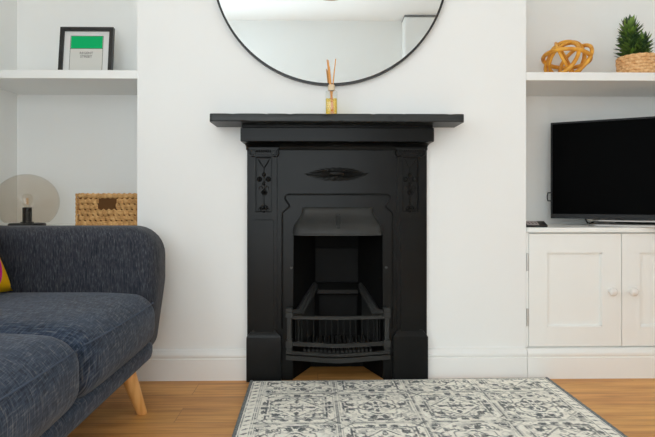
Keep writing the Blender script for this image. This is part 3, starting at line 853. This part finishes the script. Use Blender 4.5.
# throw cushion leaning on the backrest
bm = B(); N = 26; hs = .205; TH = .062
vs = {}
for side in (1, -1):
    for i in range(N + 1):
        for j in range(N + 1):
            u, w = -1 + 2 * i / N, -1 + 2 * j / N
            edge = i in (0, N) or j in (0, N)
            if edge and side < 0: vs[(side, i, j)] = vs[(1, i, j)]; continue
            pin = 1 - .055 * (1 - u * u) * (abs(w) ** 3) ; pin2 = 1 - .055 * (1 - w * w) * (abs(u) ** 3)
            h = TH * (max(0, (1 - u ** 2)) ** .45) * (max(0, (1 - w ** 2)) ** .45)
            vs[(side, i, j)] = bm.verts.new((u * hs * pin2, w * hs * pin, side * h))
    for i in range(N):
        for j in range(N):
            q = [vs[(side, i, j)], vs[(side, i + 1, j)], vs[(side, i + 1, j + 1)], vs[(side, i, j + 1)]]
            bm.faces.new(q if side > 0 else q[::-1])
tc_ = obj('throw_cushion', bm, 'cushion', None, 'all')
tag(tc_, 'yellow throw cushion with pink and white circle print on the sofa seat', 'cushion')
# local x = along world Y, local y = up the lean, local z = face normal (+X)
ln_ = math.radians(27)
Rm = Matrix(((0, -math.sin(ln_), math.cos(ln_)), (1, 0, 0), (0, math.cos(ln_), math.sin(ln_)))).to_4x4()
tc_.matrix_world = Matrix.Translation((-1.075, 1.60, .606)) @ Rm

# ------------------------------------------------------------------ television
tvl = P(551, 218, 2.50); tang = math.radians(-30)
TW, THt = .735, .431
tvz = P(551, 218.2, 2.50).z; tz = ZT + .0005
dirv = Vector((math.cos(tang), math.sin(tang), 0)); nv = Vector((math.sin(tang), -math.cos(tang), 0))   # nv faces the room
tvc = Vector((tvl.x, 2.50, 0)) + dirv * TW / 2
tv = thing('television', 'black flat screen television angled on the white cabinet', 'television', (tvc.x, tvc.y, tz))
def place(bm):
    m = Matrix.Translation((tvc.x, tvc.y, 0)) @ Matrix.Rotation(tang, 4, 'Z')
    bmesh.ops.transform(bm, verts=bm.verts[:], matrix=m); return bm
h = TW / 2; bz = .007; zb0, zb1 = tvz, tvz + THt
bm = B()
for a in ((-h, -h + bz, zb0, zb1), (h - bz, h, zb0, zb1), (-h + bz, h - bz, zb0, zb0 + .020), (-h + bz, h - bz, zb1 - bz, zb1)):
    box(bm, a[0], a[1], -.012, .022, a[2], a[3])
bmesh.ops.remove_doubles(bm, verts=bm.verts[:], dist=1e-5)
obj('bezel', place(bm), 'bezel', tv)
bm = B(); box(bm, -h + bz, h - bz, -.008, .020, zb0 + .020, zb1 - bz); obj('screen', place(bm), 'screen', tv)
bm = B(); loft(bm, [[(-h + .004, .022, zb0 + .004), (h - .004, .022, zb0 + .004), (h - .004, .022, zb1 - .004), (-h + .004, .022, zb1 - .004)],
                    [(-h + .02, .034, zb0 + .02), (h - .02, .034, zb0 + .02), (h - .02, .034, zb1 - .02), (-h + .02, .034, zb1 - .02)],
                    [(-.26, .062, zb0 + .03), (.26, .062, zb0 + .03), (.26, .062, zb0 + .30), (-.26, .062, zb0 + .30)]]); obj('rear_shell', place(bm), 'black_plastic', tv)
bm = B()
poly = corner_round([(-.205, -.135), (.255, -.135), (.235, .085), (-.190, .085)], [.03] * 4, 6)
loft(bm, [[(x * s, y * s, z) for x, y in poly] for z, s in ((tz, .99), (tz + .001, 1), (tz + .0085, 1), (tz + .010, .985))])
st = obj('stand_base', place(bm), 'silver', tv, 40)
bm = B(); rbox(bm, -.195, .245, -.055, .012, tz + .0165, tz + .026, .004, (0, 0, 0), 6); obj('stand_bar', place(bm), 'silver', tv, 'all')
bm = B(); rbox(bm, -.11, .11, .013, .045, tz + .0095, zb0 + .03, .006, (0, 0, 0), 6); obj('stand_neck', place(bm), 'black_plastic', tv, 'all')
bm = B(); c = P(549.6, 197, 2.50)
tube(bm, [(tvl.x + .010, 2.525, c.z + .020), (tvl.x - .004, 2.525, c.z + .019), (tvl.x - .0065, 2.525, c.z + .008), (tvl.x - .0065, 2.525, c.z - .008), (tvl.x - .004, 2.525, c.z - .017), (tvl.x + .010, 2.525, c.z - .018)], .0026, 8); obj('cable_loop', bm, 'cord_black', tv, True)
# cables under the left end of the set
a, b = P(587.5, 217, 2.47), P(591, 224, 2.42)
bm = B(); tube(bm, [P(584.5, 214, 2.46), P(585.5, 219, 2.44), P(587.5, 223, 2.40), P(591, 223.4, 2.40), P(595, 221, 2.42), P(600, 218.5, 2.46)], .0036, 8)
obj('power_cable', bm, 'cord_black', tv, True)
bm = B(); tube(bm, [P(588, 219.5, 2.42), P(592, 220.6, 2.40), P(597, 219.0, 2.42), P(602, 217, 2.46)], .0030, 8)
obj('signal_cable', bm, 'cord_pale', tv, True)

# remote control
rc0 = P(525.8, 227, 2.232); rl = (547.2 - 525.8) / F * 2.232
rem = thing('remote_control', 'black remote control lying on the white cabinet beside the television', 'remote', (BR + .01 + rl / 2, 2.25, ZT + .0005))
xs0 = BR + .003; 
RZ = ZT + .0005
bm = B(); prism_x(bm, [(2.224, RZ), (2.223, RZ + .008), (2.262, RZ + .024), (2.266, RZ + .021), (2.266, RZ)], xs0, xs0 + rl); bev(bm, .0015, 2); obj('remote_body', bm, 'black_plastic', rem)
bm = B(); prism_x(bm, [(2.2260, RZ + .0088), (2.2255, RZ + .0100), (2.2585, RZ + .0236), (2.2590, RZ + .0224)], xs0 + .005, xs0 + rl * .62); fp = obj('face_plate', bm, 'remote_top', rem)
for i in range(3):
    for j in range(2):
        y = 2.236 + .012 * j; bm = B(); lathe(bm, [(.0032, 0), (.0032, .0020), (.0005, .0023)], xs0 + .016 + .014 * i, y, RZ + .0100 + (y - 2.2255) * .412 - .0006, 10); obj('button', bm, 'black_plastic', fp, True)

# ------------------------------------------------------------------ rattan knot
yn = 2.44; RK = .094
kc = P(566.5, 60, yn); kz = ZRt + RK + .0105
kn = thing('rattan_knot', 'honey coloured rattan ring knot ornament on the right alcove shelf', 'ornament', (kc.x, yn, ZRt))
def hoop(nrm, r, tr, ox=0, oy=0, oz=0):
    n = Vector(nrm).normalized(); u = n.cross(Vector((0, 0, 1)) if abs(n.z) < .9 else Vector((1, 0, 0))).normalized(); w = n.cross(u)
    c = Vector((kc.x + ox, yn + oy, kz + oz))
    drop = max(0, ZRt + tr + .0005 - (c.z - r * math.sqrt(max(0, 1 - n.z ** 2)))); c.z += drop
    bm = B(); tube(bm, [c + (u * math.cos(2 * PI * i / 64) + w * math.sin(2 * PI * i / 64)) * r for i in range(64)], tr, 10, True)
    obj('ring', bm, 'rattan', kn, 'all')
hoop((.15, .16, .98), .097, .0088, 0, 0, .005)
hoop((.83, .40, -.43), .083, .0088, -.030, -.02, -.004)
hoop((.80, .32, -.50), .080, .0085, .046, .01, 0)
hoop((.10, .95, .25), .079, .0065, .006, .012, .004)
hoop((.74, -.52, .42), .084, .0065, -.006, 0, 0)
hoop((-.25, .80, .50), .086, .0065, .01, .02, 0)

# ------------------------------------------------------------------ potted plant
yp = 2.40
pc = P(637.5, 60, yp); pz = ZRt + .0005; ptop = FZ(58.3, yp, 637)
pl = thing('potted_plant', 'spiky green succulent in a woven palm pot on the right alcove shelf', 'plant', (pc.x, yp, ZRt))
r0, r1 = .073, .082; hp = ptop - pz
bm = B(); lathe(bm, [(.0005, 0), (r0 - .004, 0), (r1 - .005, hp - .004), (r1 - .012, hp - .004), (r1 - .016, hp - .02), (.0005, hp - .02)], pc.x, yp, pz, 40); core = obj('pot', bm, 'palm_dark', pl, 40)
# basket weave: each row of flat strands goes over and under the stakes
bm = B(); rows = 8; stakes = 30
for k in range(rows):
    f0 = (k + .5) / rows; rad0 = r0 + (r1 - r0) * f0; rings = []
    n = stakes * 4
    for i in range(n):
        a = 2 * PI * i / n; off = .0022 * math.sin(stakes / 2 * a + (k % 2) * PI)
        rr_ = rad0 + off; hh = hp / rows * .55
        rings.append((a, rr_, hh))
    vr = []
    for a, rad, hh in rings:
        z = pz + hp * f0; ca, sa = math.cos(a), math.sin(a)
        vr.append([bm.verts.new((pc.x + (rad + q) * ca, yp + (rad + q) * sa, z + g * hh)) for q, g in ((-.001, -1), (.0026, -.75), (.0032, 0), (.0026, .75), (-.001, 1))])
    for i in range(n):
        A_, B_ = vr[i], vr[(i + 1) % n]
        for q in range(4): bm.faces.new((A_[q], A_[q + 1], B_[q + 1], B_[q]))
obj('woven_cover', bm, 'palm', pl, True)
bm = B(); tube(bm, [(pc.x + (r1 - .002) * math.cos(2 * PI * i / 72), yp + (r1 - .002) * math.sin(2 * PI * i / 72), ptop - .001 + .0012 * math.sin(i * 1.7)) for i in range(72)], .0052, 8, True); obj('rim', bm, 'palm', pl, 'all')
bm = B(); lathe(bm, [(.0005, .008), (r1 - .018, .004), (r1 - .018, 0)], pc.x, yp, ptop - .018, 24); obj('soil', bm, 'soil', pl, True)
random.seed(5)
bm = B(); tl = bm.verts.layers.float.new('tone')
def blade(o, d, up, L, w):
    d = d.normalized(); s = d.cross(up); s = s.normalized() if s.length > 1e-4 else Vector((1, 0, 0)); nn = s.cross(d).normalized()
    rows_ = []; tone = random.random() ** 2
    for i, (f, wf) in enumerate(((0, .75), (.25, 1), (.55, .85), (.8, .48))):
        p = o + d * L * f + nn * (L * .16 * f * f)
        rows_.append([bm.verts.new(p - s * w * wf), bm.verts.new(p - nn * w * wf * .45), bm.verts.new(p + s * w * wf), bm.verts.new(p + nn * w * wf * .18)])
    tip = bm.verts.new(o + d * L + nn * L * .16)
    for r in rows_:
        for v in r: v[tl] = tone * .8
    tip[tl] = tone
    for a, b in zip(rows_[:-1], rows_[1:]):
        for q in range(4): bm.faces.new((a[q], a[(q + 1) % 4], b[(q + 1) % 4], b[q]))
    for q in range(4): bm.faces.new((rows_[-1][q], rows_[-1][(q + 1) % 4], tip))
def column(base, top, r_, n, L):
    ax = (top - base)
    for k in range(n):
        f = k / (n - 1); a = k * 2.39996; o = base + ax * (f * .93)
        side = Vector((math.cos(a), math.sin(a), 0))
        el = .12 + 1.15 * f ** 5
        d = side * math.cos(el) + Vector((0, 0, 1)) * math.sin(el) + Vector((random.uniform(-.1, .1), random.uniform(-.1, .1), random.uniform(-.1, .1)))
        blade(o + side * r_ * .35 * (1 - f * .6), d, Vector((0, 0, 1)), L * (.84 + .12 * f) * random.uniform(.85, 1.12), .0092)
bz_ = Vector((P(631.5, 50, yp).x, yp, ptop + .012))
column(bz_, Vector((P(629.5, 24, yp).x, yp, FZ(25, yp, 628))), .034, 190, .056)
column(bz_ + Vector((.030, -.02, 0)), Vector((P(640, 38, yp).x, yp - .02, FZ(41, yp, 640))), .034, 80, .048)
column(bz_ + Vector((-.006, .03, 0)), Vector((P(634, 36, yp).x, yp + .03, FZ(32, yp, 634))), .034, 60, .054)
obj('foliage', bm, 'leaf', pl, 45)

# ------------------------------------------------------------------ rug
a0 = P(250, 381, 2.166); a1 = P(548, 380, 2.184)
RWd = (Vector((a1.x, a1.y)) - Vector((a0.x, a0.y))).length; RLn = 1.72
rth = math.atan2(a1.y - a0.y, a1.x - a0.x)
rug = thing('patterned_rug', 'cream and grey patterned rug on the wood floor in front of the fireplace', 'rug', (a0.x, a0.y, 0))
nx, ny = int(RWd / .0034), int(RLn / .0036)
U, V = np.meshgrid(np.linspace(0, RWd, nx + 1), np.linspace(0, RLn, ny + 1), indexing='ij')
rng = np.random.default_rng(3)
def smooth_noise(shape, k):
    g = rng.random((shape[0] // k + 3, shape[1] // k + 3))
    xi = np.arange(shape[0]) / k; yi = np.arange(shape[1]) / k
    x0 = xi.astype(int); y0 = yi.astype(int); fx = (xi - x0)[:, None]; fy = (yi - y0)[None, :]
    fx = fx * fx * (3 - 2 * fx); fy = fy * fy * (3 - 2 * fy)
    g00 = g[np.ix_(x0, y0)]; g10 = g[np.ix_(x0 + 1, y0)]; g01 = g[np.ix_(x0, y0 + 1)]; g11 = g[np.ix_(x0 + 1, y0 + 1)]
    return (g00 * (1 - fx) + g10 * fx) * (1 - fy) + (g01 * (1 - fx) + g11 * fx) * fy
ink = np.zeros_like(U)
def stroke(d, w, k=1.0):
    global ink
    ink = np.maximum(ink, k * np.clip((w * 1.12 - np.abs(d)) / .0022 + .5, 0, 1))
mg = .052; T = .272
tu, tv = (U - mg) / T, (V - .012) / T + .5
iu, iv = np.floor(tu), np.floor(tv)
x = (tu - iu - .5) * 2; y = (tv - iv - .5) * 2          # -1..1 inside a tile
inside = (U > mg) & (U < RWd - mg) & (V > .012) & (V < RLn - .03)
par = (np.mod(iu + iv, 2) == 0)
th = np.arctan2(y, x); rr2 = np.hypot(x, y); ax_, ay_ = np.abs(x), np.abs(y); hT = T / 2
def S(mask, d, w, k=1.0):
    stroke(np.where(mask & inside, d * hT, 9), w, k)
def fill(mask, cond, k=1.0):
    global ink
    ink = np.where(mask & inside & cond, np.maximum(ink, k), ink)
def leaf(mask, cx, cy, ang, L, W, k=.95):
    dx, dy = ax_ - cx, ay_ - cy; c, s = math.cos(ang), math.sin(ang)
    p = dx * c + dy * s; q = -dx * s + dy * c
    fill(mask, (p > 0) & (p < L) & (np.abs(q) < W * np.sin(PI * np.clip(p / L, 0, 1))), k)
def arc(mask, cx, cy, r, t0, t1, w, k=.95):
    dx, dy = ax_ - cx, ay_ - cy; t = np.arctan2(dy, dx); ok = (t > t0) & (t < t1)
    S(mask & ok, np.hypot(dx, dy) - r, w, k)
al = np.ones_like(par)
# tile frames
S(al, np.maximum(ax_, ay_) - .985, .0022, .8); S(al, np.maximum(ax_, ay_) - .93, .0013, .55)
# type A: lobed medallion in an eight sided frame
A_ = par
S(A_, (ax_ + ay_) - 1.34, .0022, .8); S(A_, (ax_ + ay_) - 1.42, .0012, .6)
S(A_, rr2 - (.15 + .05 * np.cos(8 * th)), .0026); fill(A_, rr2 < .06)
S(A_, rr2 - (.40 + .07 * np.cos(4 * th)), .0032)
S(A_, rr2 - (.56 + .05 * np.cos(8 * th)), .0022, .85)
for ang in (0, PI / 2, PI / 4): leaf(A_, .17 * math.cos(ang), .17 * math.sin(ang), ang, .2, .055)
leaf(A_, .52, .10, .3, .3, .08); leaf(A_, .10, .52, PI / 2 - .3, .3, .08)
arc(A_, .66, .30, .11, -2.6, 1.7, .003); arc(A_, .30, .66, .11, -.2, 3.1, .003)
leaf(A_, .70, .0, 0, .18, .08); leaf(A_, .0, .70, PI / 2, .18, .08)
fill(A_, np.hypot(ax_ - .80, ay_ - .80) < .075); S(A_, np.hypot(ax_ - .80, ay_ - .80) - .12, .002)
leaf(A_, .55, .86, .0, .17, .05); leaf(A_, .86, .55, PI / 2, .17, .05)
S(A_ & (ax_ < .30), ay_ - .84, .0028); S(A_ & (ay_ < .30), ax_ - .84, .0028)
# type B: strapwork lattice round a rosette
B_ = ~par
S(B_, ax_ - ay_, .0016, .55)
S(B_, np.maximum(ax_, ay_) - .74, .003); S(B_, np.maximum(ax_, ay_) - .66, .0016, .75)
S(B_, (ax_ + ay_) - .62, .0032); S(B_, (ax_ + ay_) - .74, .0016, .7)
S(B_, rr2 - (.21 + .06 * np.cos(6 * th)), .003); fill(B_, rr2 < .09)
leaf(B_, .27, .0, 0, .22, .07); leaf(B_, .0, .27, PI / 2, .22, .07)
leaf(B_, .40, .40, PI / 4, .26, .085); arc(B_, .55, .30, .12, -1.2, 2.4, .003); arc(B_, .30, .55, .12, -.8, 2.8, .003)
leaf(B_, .82, .16, PI / 2, .26, .06); leaf(B_, .16, .82, 0, .26, .06)
fill(B_, (np.abs(ax_ - .84) < .06) & (ay_ < .09)); fill(B_, (np.abs(ay_ - .84) < .06) & (ax_ < .09))
S(B_ & (ax_ + ay_ > 1.48), (ax_ + ay_) - 1.64, .003)
S(B_ & (ax_ > .74) & (ay_ > .74), (ax_ - ay_), .004)
# scattered scrolls
for k in range(2):
    cxr, cyr = (.62, .46)[k], (.50, .62)[k]
    arc(par if k else ~par, cxr, cyr, .07, -3.1, 1.4, .0025)
# fine mirrored scrollwork filling the ground of every tile
tab = rng.random((64, 64))
def table(px_, py_):
    i0 = np.floor(px_).astype(int); j0 = np.floor(py_).astype(int); fx = px_ - i0; fy = py_ - j0
    fx = fx * fx * (3 - 2 * fx); fy = fy * fy * (3 - 2 * fy); m_ = lambda i, j: tab[i % 64, j % 64]
    return (m_(i0, j0) * (1 - fx) + m_(i0 + 1, j0) * fx) * (1 - fy) + (m_(i0, j0 + 1) * (1 - fx) + m_(i0 + 1, j0 + 1) * fx) * fy
sc_ = table(ax_ * 8 + 20 * par, ay_ * 8 + 7)
near = np.zeros_like(ink)
fill(al, (np.abs(sc_ - .5) < .035) & (np.maximum(ax_, ay_) < .9), .8)
fill(al, (sc_ > .80) & (np.maximum(ax_, ay_) < .9), .75)
# side bands: chevrons and lines
for e in (U, RWd - U):
    m = (e > .014) & (e < mg)
    stroke(np.where(m, e - .0165, 9), .0018, .85); stroke(np.where(m, e - (mg - .004), 9), .0016, .8)
    ph = np.mod(V + (e - .033) * .55, .034) - .017
    fl = m & (e > .022) & (e < .043) & (np.abs(ph) < .0052 * (1.1 - np.abs(e - .033) / .014))
    ink = np.where(fl, 1.0, ink)
ink = ink * np.clip(1.30 - .75 * (smooth_noise(ink.shape, 5) > .62) - .35 * smooth_noise(ink.shape, 14), .25, 1)
ink = np.clip(ink * (.72 + .5 * rng.random(ink.shape)) + .09 * (rng.random(ink.shape) > .93), 0, 1)
tone = .93 + .14 * smooth_noise(ink.shape, 3)
cream = np.array(lin(255, 251, 240)[:3]); grey = np.array(lin(92, 98, 100)[:3])
col = (cream[None, None] * (1 - ink[..., None]) + grey[None, None] * ink[..., None]) * tone[..., None]
Z = .0105 + .0009 * rng.random(U.shape) + .0005 * ink
Z[0, :] = Z[-1, :] = .003; Z[:, 0] = Z[:, -1] = .003
c_, s_ = math.cos(rth), math.sin(rth)
co = np.stack([U * c_ + V * s_, U * s_ - V * c_, Z], -1).reshape(-1, 3)
idx = np.arange((nx + 1) * (ny + 1)).reshape(nx + 1, ny + 1)
q = np.stack([idx[:-1, :-1], idx[:-1, 1:], idx[1:, 1:], idx[1:, :-1]], -1).reshape(-1, 4)
me = bpy.data.meshes.new('rug_pile')
me.vertices.add(len(co)); me.vertices.foreach_set('co', co.astype(np.float32).ravel())
me.loops.add(q.size); me.loops.foreach_set('vertex_index', q.astype(np.int32).ravel())
me.polygons.add(len(q)); me.polygons.foreach_set('loop_start', np.arange(0, q.size, 4, dtype=np.int32))
me.update(calc_edges=True); me.validate()
at = me.color_attributes.new('weave', 'FLOAT_COLOR', 'POINT')
at.data.foreach_set('color', np.concatenate([col.reshape(-1, 3), np.ones((len(co), 1))], 1).astype(np.float32).ravel())
me.polygons.foreach_set('use_smooth', np.ones(len(q), dtype=bool))
me.materials.append(M['rug'])
ro = bpy.data.objects.new('rug_pile', me); C.objects.link(ro); ro.parent = rug
def rp(u, v, z): return (a0.x + u * c_ + v * s_, a0.y + u * s_ - v * c_, z)
for (p, q2) in (((0, 0), (0, RLn)), ((RWd, 0), (RWd, RLn)), ((0, 0), (RWd, 0)), ((0, RLn), (RWd, RLn))):
    bm = B(); n = 160; r = .0072 if p[0] == q2[0] else .0048
    off = .006 if p[0] == q2[0] else 0
    pts = [rp(p[0] + (q2[0] - p[0]) * i / n + (off if p[0] == 0 else -off), p[1] + (q2[1] - p[1]) * i / n, .0066 if r < .006 else .0078) for i in range(n + 1)]
    tube(bm, pts, [r * (1 + .08 * math.sin(i * 2.1)) for i in range(n + 1)], 8); obj('bound_edge', bm, 'binding', rug, True)

# ------------------------------------------------------------------ behind the camera: what the mirror shows
ymv = 4.4
wf = -.93; wv = ymv - wf
wx0, wzt = P(404.5, 17, wv).x, ZC - .001
wd = thing('fitted_cupboard', 'shallow floor-to-ceiling white cupboard seen at the right of the round mirror', 'cupboard', ((wx0 + XR) / 2, (wf + YR) / 2, 0))
bm = B(); box(bm, wx0, XR - .002, YR + .002, wf + .02, .0005, wzt - .02); obj('carcass', bm, 'wood_white', wd)
xm = (wx0 + XR) / 2
for a, b, kx in ((wx0 + .006, xm - .002, xm - .04), (xm + .002, XR - .012, xm + .04)):
    bm = B(); box(bm, a, b, wf + .0205, wf + .04, .08, wzt - .03); bev(bm, .002, 1); dd = obj('door', bm, 'wood_white', wd)
    bm = B(); tube(bm, [(kx, wf + .041, 1.0), (kx, wf + .065, 1.01), (kx, wf + .065, 1.14), (kx, wf + .041, 1.15)], .006, 8); obj('handle', bm, 'steel', dd, True)
bm = B(); box(bm, wx0, XR - .002, YR + .002, wf + .022, wzt - .019, wzt); obj('gap_shadow_strip', bm, 'gap_shadow_grey', wd)  # grey strip colours in the shadow gap below the ceiling
pe = P(331, 2.2, ymv - .55)
pe.z += .056
pn = thing('pendant_lamp', 'copper dome pendant lamp hanging from the ceiling, seen in the mirror', 'lamp', (pe.x, .55, pe.z))
bm = B(); rings = []
for r, hh in ((.118, 0), (.115, .03), (.10, .065), (.072, .095), (.035, .115), (.018, .125), (.017, .121), (.033, .110), (.068, .091), (.096, .062), (.111, .029), (.114, .001)):
    rings.append([(pe.x + r * math.cos(2 * PI * i / 48), .55 + r * math.sin(2 * PI * i / 48), pe.z + hh) for i in range(48)])
loft(bm, rings, True, False); obj('lamp_shade', bm, 'copper', pn, 40)
bm = B(); tube(bm, [(pe.x, .55, pe.z + .115), (pe.x, .55, ZC - .02)], .003, 8); obj('cord', bm, 'cord_black', pn, True)
bm = B(); lathe(bm, [(.0005, -.03), (.045, -.028), (.05, -.004), (.05, -.0005)], pe.x, .55, ZC, 32); obj('ceiling_rose', bm, 'copper', pn, 40)
bm = B(); lathe(bm, [(.0005, .03), (.018, .034), (.028, .055), (.024, .078), (.013, .095), (.013, .115)], pe.x, .55, pe.z, 24); obj('bulb', bm, 'knob_white', pn, True)

# ------------------------------------------------------------------ light
w = bpy.data.worlds.new('daylight'); sc.world = w; w.use_nodes = True
w.node_tree.nodes['Background'].inputs[0].default_value = (.80, .90, 1.0, 1); w.node_tree.nodes['Background'].inputs[1].default_value = 1.2
def area(name, loc, rot, sx, sy, power, col):
    l = bpy.data.lights.new(name, 'AREA'); l.shape = 'RECTANGLE'; l.size = sx; l.size_y = sy; l.energy = power; l.color = col
    o = bpy.data.objects.new(name, l); C.objects.link(o); o.location = loc; o.rotation_euler = rot; return o
area('added_rear_light', ((W1[0] + W1[1]) / 2, YR - .13, (W1[2] + W1[3]) / 2), (PI / 2, 0, 0), W1[1] - W1[0], W1[3] - W1[2], 36, (.925, .985, 1.01))  # main light, added behind the invented rear window
area('added_side_light', (XR + .13, (W2[0] + W2[1]) / 8, (W2[2] + W2[3]) / 2), (PI / 2, 0, PI / 2), W2[1] - W2[0], W2[3] - W2[2], 2, (.925, .985, 1.01))  # weak fill, added outside the invented right window
area('added_left_light', (XL - .13, (W3[0] + W3[1]) / 2, (W3[2] + W3[3]) / 2), (PI / 2, 0, -PI / 2), W3[1] - W3[0], W3[3] - W3[2], 26, (.925, .985, 1.01))  # added light from the left, outside an invented window

# ------------------------------------------------------------------ camera and view
cd = bpy.data.cameras.new('camera'); cam = bpy.data.objects.new('camera', cd); C.objects.link(cam)
cd.sensor_width = 36; cd.lens = F / 655 * 36
cd.shift_y = -(218.5 - HY) / 655
cd.clip_start = .02
cam.location = (0, 0, EYE); cam.rotation_euler = (PI / 2, 0, -YAW)
sc.camera = cam
sc.view_settings.view_transform = 'Standard'
sc.view_settings.look = 'None'
sc.view_settings.gamma = 1
sc.view_settings.use_curve_mapping = False
sc.view_settings.exposure = -0.04
sc.cycles.use_denoising = True
sc.cycles.max_bounces = 12; sc.cycles.diffuse_bounces = 8; sc.cycles.transparent_max_bounces = 16
